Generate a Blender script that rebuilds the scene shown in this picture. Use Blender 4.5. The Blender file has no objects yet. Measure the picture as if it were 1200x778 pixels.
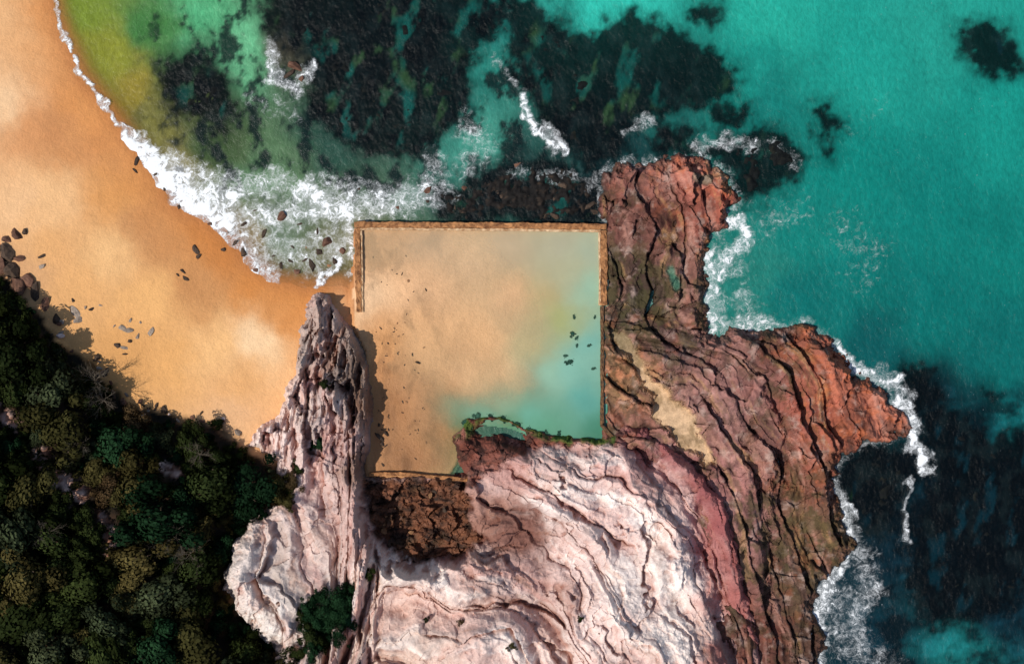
import bpy, math, random
import numpy as np
from mathutils import Vector
random.seed(7); np.random.seed(7)
CH=180.0   # camera height in metres
scene=bpy.context.scene
col=scene.collection

# ---------------------------------------------------------------- helpers
def lin(c):
    c=np.asarray(c,dtype=float)/255.0
    return np.where(c<=0.04045,c/12.92,((c+0.055)/1.055)**2.4)
rng=np.random.RandomState(11)
PERM=rng.permutation(512); PERM=np.concatenate([PERM,PERM,PERM])
GA=rng.rand(512)*2*math.pi; GX=np.cos(GA); GY=np.sin(GA); RV=rng.rand(512)
def pn(x,y,seed=0):
    x=x+seed*17.31; y=y-seed*9.77
    xi=np.floor(x).astype(np.int64); yi=np.floor(y).astype(np.int64)
    xf=x-xi; yf=y-yi
    u=xf*xf*xf*(xf*(xf*6-15)+10); v=yf*yf*yf*(yf*(yf*6-15)+10)
    def g(ix,iy,dx,dy):
        h=PERM[(PERM[ix&511]+iy)&511]
        return GX[h]*dx+GY[h]*dy
    a=g(xi,yi,xf,yf); b=g(xi+1,yi,xf-1,yf)
    c=g(xi,yi+1,xf,yf-1); d=g(xi+1,yi+1,xf-1,yf-1)
    return 1.5*((a+(b-a)*u)+((c+(d-c)*u)-(a+(b-a)*u))*v)
def fbm(x,y,o=4,seed=0,g=0.5,l=2.03):
    r=0;a=1;s=0
    for i in range(o):
        r=r+a*pn(x,y,seed+i*3.1); s+=a; a*=g; x=x*l; y=y*l
    return r/s*1.4
def hsh(a,b,seed=0):
    return RV[PERM[(PERM[(a.astype(np.int64)+seed*31)&511]+b.astype(np.int64)+seed*7)&511]]
def ss(a,b,x):
    t=np.clip((x-a)/(b-a),0,1); return t*t*(3-2*t)
def sdf(px,py,poly):
    d=np.full(px.shape,1e9); ins=np.zeros(px.shape,bool)
    n=len(poly)
    for i in range(n):
        ax,ay=poly[i]; bx,by=poly[(i+1)%n]
        ex=bx-ax; ey=by-ay
        t=np.clip(((px-ax)*ex+(py-ay)*ey)/(ex*ex+ey*ey+1e-9),0,1)
        d=np.minimum(d,(px-ax-t*ex)**2+(py-ay-t*ey)**2)
        if ay!=by:
            c=((ay>py)!=(by>py))&(px<(bx-ax)*(py-ay)/(by-ay)+ax)
            ins^=c
    d=np.sqrt(d)
    return np.where(ins,d,-d)
def dline(px,py,pts):
    d=np.full(px.shape,1e9)
    for i in range(len(pts)-1):
        ax,ay=pts[i]; bx,by=pts[i+1]
        ex=bx-ax; ey=by-ay
        t=np.clip(((px-ax)*ex+(py-ay)*ey)/(ex*ex+ey*ey+1e-9),0,1)
        d=np.minimum(d,(px-ax-t*ex)**2+(py-ay-t*ey)**2)
    return np.sqrt(d)
def idw(px,py,pts,p=3.0,soft=14.0):
    vals=np.array([q[2] if hasattr(q[2],'__len__') else [q[2]] for q in pts],float)
    acc=np.zeros(px.shape+(vals.shape[1],)); w=np.zeros(px.shape)
    for q,v in zip(pts,vals):
        k=((px-q[0])**2+(py-q[1])**2+soft*soft)**(-p/2)
        acc+=k[...,None]*v; w+=k
    return acc/w[...,None]
def cpts(l): return [(a,b,tuple(lin(c))) for a,b,c in l]
def X2p(x): return x*10+600
def Y2p(y): return 389-y*10
def p2w(px,py,h=0.0):
    k=(CH-h)/CH
    return ((px-600)/10*k,(389-py)/10*k)
def mixc(a,b,t): return a+(b-a)*t[...,None]
def axis(lo,hi,st,far=900,grow=1.35):
    a=list(np.arange(lo,hi+st*0.5,st))
    s=st
    left=[];x=a[0]
    while x>-far: s*=grow; x-=s; left.append(x)
    s=st;right=[];x=a[-1]
    while x<far: s*=grow; x+=s; right.append(x)
    return np.array(left[::-1]+a+right)
def grid_object(name,xs,ys,Z,X=None,Y=None,cols=None,floats=None,mat=None,smooth=True,keep=None):
    ny,nx=Z.shape
    if X is None: X,Y=np.meshgrid(xs,ys)
    V=np.stack([X,Y,Z],-1).reshape(-1,3)
    idx=np.arange(ny*nx).reshape(ny,nx)
    F=np.stack([idx[:-1,:-1],idx[:-1,1:],idx[1:,1:],idx[1:,:-1]],-1).reshape(-1,4)
    if keep is not None:
        k=keep.reshape(-1)
        F=F[k[F].any(1)]
    used=np.zeros(len(V),bool); used[F.reshape(-1)]=True
    rm=np.cumsum(used)-1
    V=V[used]; F=rm[F]
    me=bpy.data.meshes.new(name)
    me.vertices.add(len(V)); me.vertices.foreach_set("co",V.astype(np.float32).ravel())
    me.loops.add(F.size); me.loops.foreach_set("vertex_index",F.astype(np.int32).ravel())
    me.polygons.add(len(F)); me.polygons.foreach_set("loop_start",np.arange(0,F.size,4,dtype=np.int32))
    me.update(calc_edges=True)
    me.polygons.foreach_set("use_smooth",np.full(len(F),smooth))
    for k,c in (cols or {}).items():
        at=me.color_attributes.new(k,'FLOAT_COLOR','POINT')
        c=np.concatenate([c.reshape(-1,3),np.ones((ny*nx,1))],1)[used]
        at.data.foreach_set("color",np.clip(c,0,1).astype(np.float32).ravel())
    for k,c in (floats or {}).items():
        at=me.attributes.new(k,'FLOAT','POINT')
        at.data.foreach_set("value",c.reshape(-1)[used].astype(np.float32))
    ob=bpy.data.objects.new(name,me); col.objects.link(ob)
    if mat: me.materials.append(mat)
    return ob
def blur(a,r):
    for ax in (0,1):
        p=np.pad(a,[(r,r) if i==ax else (0,0) for i in range(2)],mode='edge')
        c=np.cumsum(p,axis=ax); c=np.insert(c,0,0,axis=ax)
        n=2*r+1
        a=(np.take(c,range(n,c.shape[ax]),axis=ax)-np.take(c,range(0,c.shape[ax]-n),axis=ax))/n
    return a

# ---------------------------------------------------------------- materials
class NT:
    def __init__(s,name):
        s.m=bpy.data.materials.new(name); s.m.use_nodes=True
        s.t=s.m.node_tree; s.t.nodes.clear()
        s.out=s.t.nodes.new("ShaderNodeOutputMaterial")
    def n(s,typ,**kw):
        nd=s.t.nodes.new(typ)
        for k,v in kw.items(): setattr(nd,k,v)
        return nd
    def l(s,a,b): s.t.links.new(a,b)
    def attr(s,name,col=True):
        a=s.n("ShaderNodeAttribute",attribute_name=name)
        return a.outputs["Color"] if col else a.outputs["Fac"]
    def pos(s): return s.n("ShaderNodeNewGeometry").outputs["Position"]
    def objc(s): return s.n("ShaderNodeTexCoord").outputs["Object"]
    def mapping(s,v,scale=(1,1,1),rot=(0,0,0)):
        m=s.n("ShaderNodeMapping"); m.inputs["Scale"].default_value=scale; m.inputs["Rotation"].default_value=rot
        s.l(v,m.inputs["Vector"]); return m.outputs[0]
    def noise(s,v,sc,det=4,ro=0.5,dist=0):
        n=s.n("ShaderNodeTexNoise"); n.inputs["Scale"].default_value=sc; n.inputs["Detail"].default_value=det
        n.inputs["Roughness"].default_value=ro; n.inputs["Distortion"].default_value=dist
        s.l(v,n.inputs["Vector"]); return n.outputs["Fac"]
    def rng(s,v,a,b,c,d,smooth=False):
        m=s.n("ShaderNodeMapRange")
        if smooth: m.interpolation_type='SMOOTHSTEP'
        for i,x in zip((1,2,3,4),(a,b,c,d)): m.inputs[i].default_value=x
        s.l(v,m.inputs[0]); return m.outputs[0]
    def math(s,op,a,b=None):
        m=s.n("ShaderNodeMath",operation=op)
        for i,x in enumerate((a,b)):
            if x is None: continue
            if isinstance(x,(int,float)): m.inputs[i].default_value=x
            else: s.l(x,m.inputs[i])
        return m.outputs[0]
    def mulc(s,c,f):
        m=s.n("ShaderNodeVectorMath",operation='SCALE'); s.l(c,m.inputs[0]); s.l(f,m.inputs[3]); return m.outputs[0]
    def mix(s,f,a,b):
        m=s.n("ShaderNodeMix",data_type='RGBA')
        if isinstance(f,(int,float)): m.inputs[0].default_value=f
        else: s.l(f,m.inputs[0])
        for i,x in ((6,a),(7,b)):
            if isinstance(x,tuple): m.inputs[i].default_value=(*x[:3],1)
            else: s.l(x,m.inputs[i])
        return m.outputs[2]
    def bump(s,h,st,dist,nrm=None):
        b=s.n("ShaderNodeBump"); b.inputs["Strength"].default_value=st; b.inputs["Distance"].default_value=dist
        s.l(h,b.inputs["Height"])
        if nrm: s.l(nrm,b.inputs["Normal"])
        return b.outputs[0]
    def bsdf(s,c,rough=0.8,spec=0.3,nrm=None):
        b=s.n("ShaderNodeBsdfPrincipled")
        if isinstance(c,tuple): b.inputs["Base Color"].default_value=(*c[:3],1)
        else: s.l(c,b.inputs["Base Color"])
        if isinstance(rough,(int,float)): b.inputs["Roughness"].default_value=rough
        else: s.l(rough,b.inputs["Roughness"])
        b.inputs["Specular IOR Level"].default_value=spec
        if nrm: s.l(nrm,b.inputs["Normal"])
        return b
    def done(s,sh): s.l(sh,s.out.inputs[0]); return s.m

def mat_rock(name,bump=0.5,contrast=0.35,dist=0.3):
    t=NT(name); p=t.pos()
    n1=t.noise(p,1.3,6,0.62,0.3); n2=t.noise(p,6.0,3,0.6)
    f=t.math('MULTIPLY',t.rng(n1,0.3,0.7,1-contrast,1+contrast*0.8),t.rng(n2,0.3,0.7,0.86,1.13))
    c=t.mulc(t.attr("Col"),f)
    h=t.math('ADD',n1,t.math('MULTIPLY',n2,0.4))
    nb=t.bump(h,bump,dist)
    r=t.rng(t.attr("wet",False),0,1,0.88,0.3)
    b=t.bsdf(c,r,0.2,nb)
    return t.done(b.outputs[0])
def mat_sand():
    t=NT("sand_material"); p=t.pos()
    n1=t.noise(p,0.35,6,0.65,0.5); n2=t.noise(p,6.0,3,0.7)
    n3=t.noise(p,1.7,5,0.68,0.2)
    f=t.math('MULTIPLY',t.rng(n1,0.3,0.7,0.95,1.04),t.rng(n2,0.3,0.7,0.92,1.07))
    f=t.math('MULTIPLY',f,t.rng(n3,0.3,0.7,0.95,1.04))
    c=t.mulc(t.attr("Col"),f)
    sp=t.rng(t.noise(p,3.2,3,0.6),0.72,0.78,0,0.5)
    c=t.mix(sp,c,tuple(lin((110,76,50))))
    nb=t.bump(t.math('ADD',n3,t.math('MULTIPLY',n2,0.35)),0.55,0.25)
    b=t.bsdf(c,t.rng(t.attr("wet",False),0,1,0.9,0.4),0.2,nb)
    return t.done(b.outputs[0])
def mat_sea():
    t=NT("sea_water_material"); p=t.pos()
    st=t.mapping(p,(1,0.6,1),(0,0,math.radians(35)))
    n1=t.noise(st,0.25,4,0.6,0.4); n2=t.noise(st,2.2,5,0.7,0.3)
    f=t.math('MULTIPLY',t.rng(n1,0.3,0.7,0.88,1.1),t.rng(n2,0.3,0.7,0.8,1.2))
    c=t.mulc(t.attr("Col"),f)
    F=t.attr("foam",False)
    warp=t.n("ShaderNodeTexNoise"); warp.inputs["Scale"].default_value=0.9; warp.inputs["Detail"].default_value=4
    warp.inputs["Roughness"].default_value=0.6
    t.l(p,warp.inputs["Vector"])
    va=t.n("ShaderNodeVectorMath",operation='MULTIPLY_ADD'); t.l(warp.outputs["Color"],va.inputs[0]); va.inputs[1].default_value=(4.0,4.0,0); t.l(p,va.inputs[2])
    def lace(sc,w):
        v=t.n("ShaderNodeTexVoronoi",feature='DISTANCE_TO_EDGE'); v.inputs["Scale"].default_value=sc
        t.l(va.outputs[0],v.inputs["Vector"]); return t.rng(v.outputs["Distance"],0.0,w,1,0,True)
    lc=t.math('MAXIMUM',lace(0.55,0.08),t.math('MULTIPLY',lace(1.3,0.11),0.7))
    nf=t.noise(p,0.85,8,0.74,0.9)
    nd=t.math('SUBTRACT',nf,0.5)
    A=t.rng(t.math('ADD',F,t.math('MULTIPLY',nd,3.6)),0.78,1.02,0,1,True)
    B=t.math('MULTIPLY',lc,t.rng(t.math('ADD',F,t.math('MULTIPLY',nd,1.6)),0.22,0.75,0,0.7,True))
    T=t.rng(t.math('ADD',F,t.math('MULTIPLY',nd,1.6)),0.28,0.95,0,0.28,True)
    W=t.math('MULTIPLY',t.rng(t.noise(t.mapping(p,(1,0.5,1),(0,0,math.radians(25))),3.2,4,0.72),0.67,0.73,0,0.6),t.attr("glint_paint",False))  # white specks: sparkle of small waves painted into the foam mix
    foam=t.math('MAXIMUM',t.math('MAXIMUM',A,T),t.math('MAXIMUM',B,W))  # foam plus the painted wave glints (W)
    h=t.math('ADD',t.math('MULTIPLY',n1,2.0),n2)
    nb=t.bump(h,0.4,0.3)
    wa=t.bsdf(c,0.25,0.1,nb)
    fo=t.bsdf((0.86,0.88,0.88),0.7,0.1,t.bump(nf,0.4,0.4))
    tr=t.n("ShaderNodeBsdfTransparent")
    m1=t.n("ShaderNodeMixShader"); t.l(t.attr("alpha",False),m1.inputs[0]); t.l(tr.outputs[0],m1.inputs[1]); t.l(wa.outputs[0],m1.inputs[2])
    m2=t.n("ShaderNodeMixShader"); t.l(foam,m2.inputs[0]); t.l(m1.outputs[0],m2.inputs[1]); t.l(fo.outputs[0],m2.inputs[2])
    return t.done(m2.outputs[0])
def mat_pool():
    t=NT("pool_water_material"); p=t.pos()
    n1=t.noise(p,0.5,5,0.6); n2=t.noise(p,3.0,3,0.6)
    c=t.mulc(t.attr("Col"),t.rng(n1,0.3,0.7,0.95,1.04))
    wa=t.bsdf(c,0.12,0.3,t.bump(n2,0.12,0.1))
    tr=t.n("ShaderNodeBsdfTransparent")
    m1=t.n("ShaderNodeMixShader"); t.l(t.attr("alpha",False),m1.inputs[0]); t.l(tr.outputs[0],m1.inputs[1]); t.l(wa.outputs[0],m1.inputs[2])
    return t.done(m1.outputs[0])
def mat_simple(name,c1,c2,sc=3,rough=0.8,bump=0.5,dist=0.15,obj=False,spec=0.25,thr=(0.35,0.65),randv=0.0):
    t=NT(name); p=t.objc() if obj else t.pos()
    n1=t.noise(p,sc,6,0.65,0.3)
    c=t.mix(t.rng(n1,thr[0],thr[1],0,1),tuple(lin(c1)),tuple(lin(c2)))
    if randv:
        r=t.n("ShaderNodeObjectInfo").outputs["Random"]
        c=t.mulc(c,t.rng(r,0,1,1-randv,1+randv))
    b=t.bsdf(c,rough,spec,t.bump(n1,bump,dist))
    return t.done(b.outputs[0])
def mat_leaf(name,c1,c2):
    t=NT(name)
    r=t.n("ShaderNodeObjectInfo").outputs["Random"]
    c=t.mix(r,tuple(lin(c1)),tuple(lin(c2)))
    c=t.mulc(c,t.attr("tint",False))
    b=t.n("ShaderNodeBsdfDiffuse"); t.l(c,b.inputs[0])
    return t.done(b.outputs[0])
M_SAND=mat_sand(); M_SEA=mat_sea(); M_POOL=mat_pool()
M_CLIFF=mat_rock("pale_rock_material",0.5,0.15,0.2); M_PLAT=mat_rock("red_rock_material",0.42,0.25,0.18); M_REEF=mat_rock("weedy_reef_material",0.6,0.5)

# ---------------------------------------------------------------- layout (plan of the place; 10 units = 1 m)
SHORE=[(62,0),(66,20),(75,42),(95,85),(120,122),(148,157),(172,190),(200,235),(240,255),(268,278),(295,312),(330,331),(370,337)]
LAND=[(-9000,-9000),(20,-9000),(48,-300)]+SHORE+[(400,333),(420,345),(430,380),(440,560),(600,620),(800,700),(860,900),(800,9000),(-9000,9000)]
VEG=[(-9000,250),(0,325),(30,350),(60,385),(95,420),(130,450),(152,478),(200,488),(250,500),(290,527),(335,545),(355,562),(345,590),(305,605),(285,640),(262,680),(280,718),(320,745),(345,770),(385,790),(420,1000),(500,9000),(-9000,9000)]
POOLP=[(420,266),(706,268),(707,360),(706,500),(716,512),(640,512),(600,496),(552,490),(545,505),(540,530),(525,556),(430,560),(432,470),(430,410),(415,378),(414,340)]
CLIFF=[(362,356),(370,346),(384,346),(394,358),(408,378),(422,398),(434,428),(439,470),(434,520),(428,556),(545,556),(533,540),(531,508),(550,488),(590,486),(622,503),(700,512),(735,498),(762,505),(800,530),(835,562),(866,610),(880,660),(885,715),(897,780),(910,1000),(930,1600),(200,1600),(300,850),(318,760),(285,725),(258,685),(268,640),(290,600),(325,575),(322,545),(285,520),(300,500),(328,478),(342,440),(346,400),(354,376)]
PIT=[(426,562),(545,560),(552,585),(546,608),(560,622),(562,634),(540,646),(510,656),(462,652),(444,632),(432,600)]
REDB=[(522,490),(552,480),(600,480),(640,500),(722,508),(742,500),(752,512),(720,524),(690,521),(645,524),(618,528),(600,540),(575,552),(560,572),(545,570),(525,556)]
PLAT=[(702,218),(712,201),(750,193),(790,188),(830,190),(850,205),(862,235),(855,256),(832,275),(823,300),(829,330),(822,348),(828,392),(880,387),(945,380),(975,402),(1000,437),(1030,456),(1050,480),(1064,502),(1040,513),(1005,520),(985,535),(974,560),(980,590),(990,620),(1000,640),(985,660),(960,682),(954,720),(966,752),(958,800),(960,1000),(940,1600),(700,1600),(800,740),(760,540),(700,520),(706,495),(707,360),(711,264)]
CHAN=[(716,386),(732,390),(752,420),(774,448),(802,470),(824,508),(841,546),(826,547),(806,530),(784,510),(764,490),(760,462),(742,434),(724,408)]
REEFS=[
 ("wide dark weed-covered reef just below the water surface",[(300,0),(400,-40),(560,-30),(592,20),(562,60),(548,90),(540,135),(515,165),(480,190),(430,186),(398,165),(360,130),(362,90),(350,60),(310,40)]),
 ("big ragged black reef beside breaking waves",[(585,-20),(620,-5),(645,20),(692,40),(742,15),(790,35),(832,62),(864,85),(867,108),(838,126),(790,130),(742,148),(716,182),(682,196),(645,165),(622,125),(598,75)]),
 ("dark rounded reef off the tip of the red rock platform",[(820,178),(858,160),(890,150),(920,155),(943,186),(934,210),(905,222),(872,242),(856,205)]),
 ("isolated oval reef in turquoise water",[(1118,34),(1140,25),(1175,31),(1194,60),(1196,88),(1170,97),(1145,86),(1138,66),(1122,60)]),
 ("small kinked reef in turquoise water",[(954,126),(974,118),(980,135),(988,150),(968,160),(954,158),(962,146)]),
 ("small round reef in turquoise water",[(960,168),(975,164),(980,182),(965,185)]),
 ("small dark reef with a lobed outline",[(806,8),(820,1),(842,5),(842,22),(822,28),(808,22)]),
 ("narrow dark reef beside the large reef",[(832,124),(858,115),(882,120),(880,140),(858,148),(838,140)]),
 ("patchy green-black reef in shallow olive water",[(195,72),(228,58),(262,86),(278,130),(262,158),(232,140),(205,132),(188,105)]),
 ("dark bouldery reef at the foot of the sea wall",[(505,222),(540,208),(600,190),(650,192),(690,205),(706,240),(704,260),(640,262),(560,261),(510,256)]),
 ("black kelp-covered reef beside the red rocks",[(988,540),(1010,520),(1040,515),(1062,528),(1068,560),(1052,600),(1030,632),(1004,628),(990,598),(980,566)]),
 ("dark reef between the rock platform and open water",[(1050,432),(1072,425),(1095,440),(1100,470),(1085,498),(1066,488),(1055,460)]),
 ("tiny dark reef in turquoise water",[(1152,452),(1162,450),(1166,462),(1155,464)]),
 ("low dark reef against the top of the red rocks",[(770,140),(800,150),(815,168),(845,185),(800,188),(770,180)]),
 ("very large dark mottled reef in deep navy water",[(1075,500),(1100,475),(1135,490),(1160,515),(1210,500),(1260,560),(1260,690),(1200,700),(1150,725),(1105,735),(1070,700),(1062,640),(1080,590),(1090,545)]),
]

# ---------------------------------------------------------------- ground
BEACH=cpts([(20,20,(228,176,124)),(55,20,(216,154,98)),(60,60,(222,164,110)),(100,130,(220,154,94)),(10,120,(236,194,148)),(35,150,(212,148,96)),(90,180,(202,140,88)),(60,150,(198,136,86)),(60,230,(234,184,130)),(20,240,(234,186,136)),(140,230,(214,150,88)),(190,290,(198,140,88)),(225,335,(196,138,86)),(170,270,(196,140,90)),(130,300,(234,184,126)),(60,290,(224,168,110)),(100,340,(226,170,110)),(180,350,(232,176,112)),(250,290,(190,122,64)),(300,340,(204,134,70)),(250,400,(236,184,124)),(300,400,(242,204,158)),(340,370,(208,142,82)),(200,420,(226,168,104)),(280,450,(224,168,110)),(270,485,(228,178,130)),(150,420,(218,160,98)),(15,320,(212,162,114)),(350,350,(206,140,78)),(400,352,(236,190,142))])  # darker mid-beach spots paint cloud shadow into the sand, along with damp
POOLF=cpts([(440,290,(216,168,120)),(428,350,(236,194,150)),(480,330,(226,178,132)),(550,300,(216,176,134)),(650,290,(208,178,140)),(600,350,(220,174,128)),(560,400,(218,170,120)),(500,400,(224,172,120)),(450,400,(204,146,92)),(460,480,(164,114,72)),(500,480,(188,136,90)),(560,440,(218,170,122)),(620,400,(202,172,128)),(480,540,(162,114,74)),(500,510,(174,124,80)),(440,440,(180,126,80)),(690,450,(120,150,130))])  # brown lower-left spots hold the cliff's shadow, painted into the floor colour
def hill_base(px,py):
    d=sdf(px,py,VEG)/10
    return np.where(d>0,9.5*(1-np.exp(-d/16)),0)
def ground_h(px,py):
    d=sdf(px,py,LAND)/10
    z=np.where(d>0,1.9*(1-np.exp(-d/22)),-4*(1-np.exp(d/14)))
    z=z+hill_base(px,py)+np.clip(d/60,0,6)
    cd=sdf(px,py,CLIFF)/10; vd=sdf(px,py,VEG)/10
    z=np.where((cd>0.8)&(vd<-1.0),np.minimum(z,-0.3),z)
    pool=sdf(px,py,POOLP)/10
    pf=idw(px,py,[(425,350,0.75),(427,300,0.5),(434,420,0.62),(450,500,0.5),(470,540,0.6),(520,540,0.5),(500,400,0.45),(520,300,0.4),(600,300,0.38),(600,400,0.36),(690,300,0.22),(660,400,0.2),(690,480,0.1),(600,490,0.2),(550,490,0.25)])[...,0]
    return np.where(pool>-0.3,pf,z)
xs=axis(-64,-10,0.25); ar=axis(12,64,1.0); xs=np.concatenate([xs[xs<-10],np.arange(-10,12,0.25),ar[ar>=12]])
ys=axis(-43,42,0.25)
X,Y=np.meshgrid(xs,ys)
H0=ground_h(X2p(X),Y2p(Y))
k=CH/(CH-np.clip(H0,-5,15)); PX=X2p(X*k); PY=Y2p(Y*k)
wx=fbm(PX/60,PY/60,5,1,.6)*14; wy=fbm(PX/60,PY/60,5,5,.6)*14
Z=ground_h(PX,PY)
near=(np.abs(X)<80)&(np.abs(Y)<60)
hd=sdf(PX+wx*0.5,PY+wy*0.5,VEG)/10
Z=Z+near*(fbm(PX/18,PY/18,4,3)*np.where(hd>0,0.5,0.05))
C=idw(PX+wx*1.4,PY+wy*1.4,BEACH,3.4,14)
pool=sdf(PX,PY,POOLP)/10
rr=np.hypot(PX-690,(PY-480)*1.05)/10+fbm(PX/70,PY/70,4,77)*2.6
bars=fbm(rr/2.6,np.arctan2(PY-480,PX-690)*2.2,4,79)
pc=idw(PX+wx,PY+wy,POOLF)*(1+0.15*bars)[...,None]
lefty=1-ss(480,560,PX)
pc=mixc(pc,pc*0.72,ss(0.0,0.4,fbm(PX/26,PY/50,6,80,.6))*lefty)
C=mixc(C,pc,ss(-1.0,1.0,pool))
dl=sdf(PX+wx*0.6,PY+wy*0.6,LAND)/10
shoreband=(1-ss(0.0,2.2,dl))*(pool<0)*(PX<420)
band2=(1-ss(0.5,6.5,dl+fbm(PX/50,PY/50,3,7)*1.5))*(pool<0)*(PX<420)
C=mixc(C,np.broadcast_to(lin((204,130,68)),C.shape),band2*0.55)
C=mixc(C,np.broadcast_to(lin((172,106,54)),C.shape),shoreband*0.65)
soil=mixc(np.broadcast_to(lin((26,24,17)),C.shape),np.broadcast_to(lin((66,48,34)),C.shape),ss(-0.1,0.6,fbm(PX/25,PY/25,5,9)))
SCARS=[([(-20,462),(20,497)],9),([(56,538),(94,580)],12),([(120,602),(135,625),(129,648)],8),([(185,547),(205,551)],7)]
def scard(px,py):
    s=np.full(np.shape(px),1e9)
    for p_,r_ in SCARS: s=np.minimum(s,dline(px,py,p_)-r_)
    return s
scar=scard(PX+wx*0.9,PY+wy*0.9)
sc=1-ss(-5,3,scar+fbm(PX/10,PY/10,4,4)*9)
soil=mixc(soil,mixc(np.broadcast_to(lin((150,104,82)),C.shape),np.broadcast_to(lin((208,174,158)),C.shape),ss(-.3,.3,fbm(PX/10,PY/10,4,2))),sc)
Z=Z+near*sc*(0.3+fbm(PX/9,PY/9,4,6)*0.9)
C=mixc(C,soil,ss(-0.5,0.5,hd+fbm(PX/14,PY/14,3,8)*0.5))
seab=ss(0.3,5,-dl)*(pool<-0.5)
C=mixc(C,np.broadcast_to(lin((70,90,50)),C.shape),seab*0.9)
wet=np.clip(shoreband+ss(-0.5,0.5,pool),0,1)*0.8
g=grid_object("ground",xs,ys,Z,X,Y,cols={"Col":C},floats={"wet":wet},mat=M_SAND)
g["kind"]="structure"; g["label"]="orange sandy beach rising to a dark soil hillside"; g["category"]="beach"
gZ=Z
def ground_z(x,y):
    j=min(max(np.searchsorted(xs,x),1),len(xs)-1); i=min(max(np.searchsorted(ys,y),1),len(ys)-1)
    return float(gZ[i,j])

# ---------------------------------------------------------------- sea
SEAC=cpts([(90,20,(112,130,46)),(120,60,(128,132,46)),(150,110,(132,118,44)),(180,40,(64,116,60)),(230,20,(76,156,108)),(285,60,(96,168,122)),(225,95,(25,52,36)),(170,145,(116,112,56)),(250,170,(60,80,48)),(300,200,(80,112,78)),(335,60,(66,62,50)),(380,40,(30,66,56)),(430,60,(20,48,42)),(390,170,(38,72,60)),(450,20,(16,62,58)),(500,60,(16,42,42)),(560,70,(38,124,110)),(562,160,(60,134,116)),(545,120,(34,104,92)),(572,20,(30,114,104)),(600,190,(30,60,56)),(650,8,(40,148,132)),(720,2,(46,176,156)),(900,30,(36,158,138)),(1000,60,(28,144,128)),(1100,20,(34,144,128)),(1180,150,(22,134,120)),(1000,200,(14,122,110)),(1100,250,(14,116,106)),(950,280,(18,120,109)),(880,330,(32,116,104)),(1000,330,(12,109,101)),(1180,300,(14,114,104)),(1100,360,(11,105,98)),(1180,420,(12,100,95)),(950,360,(14,106,100)),(1020,410,(12,84,84)),(1090,480,(9,36,42)),(1140,500,(10,52,58)),(1190,490,(14,92,92)),(1100,560,(7,24,32)),(1180,580,(7,28,38)),(1020,560,(11,30,34)),(1050,650,(10,36,46)),(1150,650,(9,30,42)),(1180,720,(11,42,52)),(1125,765,(20,94,92)),(1000,700,(20,46,54)),(1030,765,(10,40,50)),(740,170,(20,60,60)),(780,140,(28,100,92)),(710,200,(20,50,52)),(900,120,(20,114,104)),(880,90,(24,130,116)),(330,270,(92,110,86)),(400,310,(104,100,66)),(285,295,(124,104,62)),(200,190,(112,104,60)),(700,-80,(36,150,134)),(420,-60,(20,70,64)),(1300,300,(12,108,100)),(1300,700,(8,30,42))])
xs2=axis(-62,62,0.2); ys2=axis(-41,41,0.2)
X,Y=np.meshgrid(xs2,ys2); PX=X2p(X); PY=Y2p(Y)
wx=fbm(PX/70,PY/70,5,21)*14; wy=fbm(PX/70,PY/70,5,25)*14
C=idw(PX+wx*1.5,PY+wy*1.5,SEAC,3.6,10)
zone=1-ss(640,720,PX-(PY-100)*0.3)
zone=zone*(1-ss(215,260,PY))*ss(140,200,PX)
zone2=ss(1040,1120,PX+PY*0.1+wx*2)*ss(430,500,PY+wy*2)
pat=fbm(PX/30,PY/40,6,31,0.62)
dark=ss(-0.05,0.35,pat)*zone*0.92
zone3=ss(690,720,PX)*(1-ss(830,880,PX))*ss(120,150,PY)*(1-ss(190,215,PY))
dark=np.maximum(dark,ss(-0.1,0.3,pat)*zone3*0.8)
zone4=ss(480,560,PX)*(1-ss(700,715,PX))*ss(165,200,PY)*(1-ss(262,268,PY))
dark=np.maximum(dark,zone4*ss(-0.3,0.15,pat)*0.9)
n2=fbm(PX/50,PY/36,5,37,0.6)
dark2=ss(-0.2,0.3,n2)*zone2*0.85
light=ss(0.1,0.5,-pat)*zone*0.3
rd=np.full(PX.shape,-1e3)
w2x=fbm(PX/16,PY/16,4,41)*9; w2y=fbm(PX/16,PY/16,4,43)*9
for _,poly in REEFS: rd=np.maximum(rd,sdf(PX+w2x+wx*0.7,PY+w2y+wy*0.7,poly)/10)
rk=0.35*ss(-2.6,0.6,rd+fbm(PX/20,PY/20,4,48,.6)*0.9)+0.65*ss(-0.9,0.9,rd+fbm(PX/12,PY/12,4,47,.6)*1.0)
gap=ss(0.12,0.45,fbm((PX+PY*.3)/30,(PY-PX*.3)/60,5,49,0.58))*ss(0.3,3.0,rd)
grn=mixc(C*0+lin((20,88,80)),C*0+lin((50,80,50)),ss(-.2,.3,fbm(PX/60,PY/60,3,53)))
C=mixc(C,C*1.5+0.01,light)
C=mixc(C,C*0+lin((10,26,28)),dark)
C=mixc(C,C*0+lin((5,16,22)),dark2)
C=mixc(C,C*1.7+lin((6,34,42)),ss(0.2,0.5,-n2)*zone2*0.6)
rcol=mixc(C*0+lin((5,11,15)),C*0+lin((16,26,28)),ss(0,0.5,fbm(PX/20,PY/32,4,57,.55)))
C=mixc(C,rcol,rk*0.95)
C=mixc(C,np.where((PX>1000)[...,None],lin((9,44,54)),grn),gap*0.75)
foam=np.zeros(PX.shape)
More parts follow.
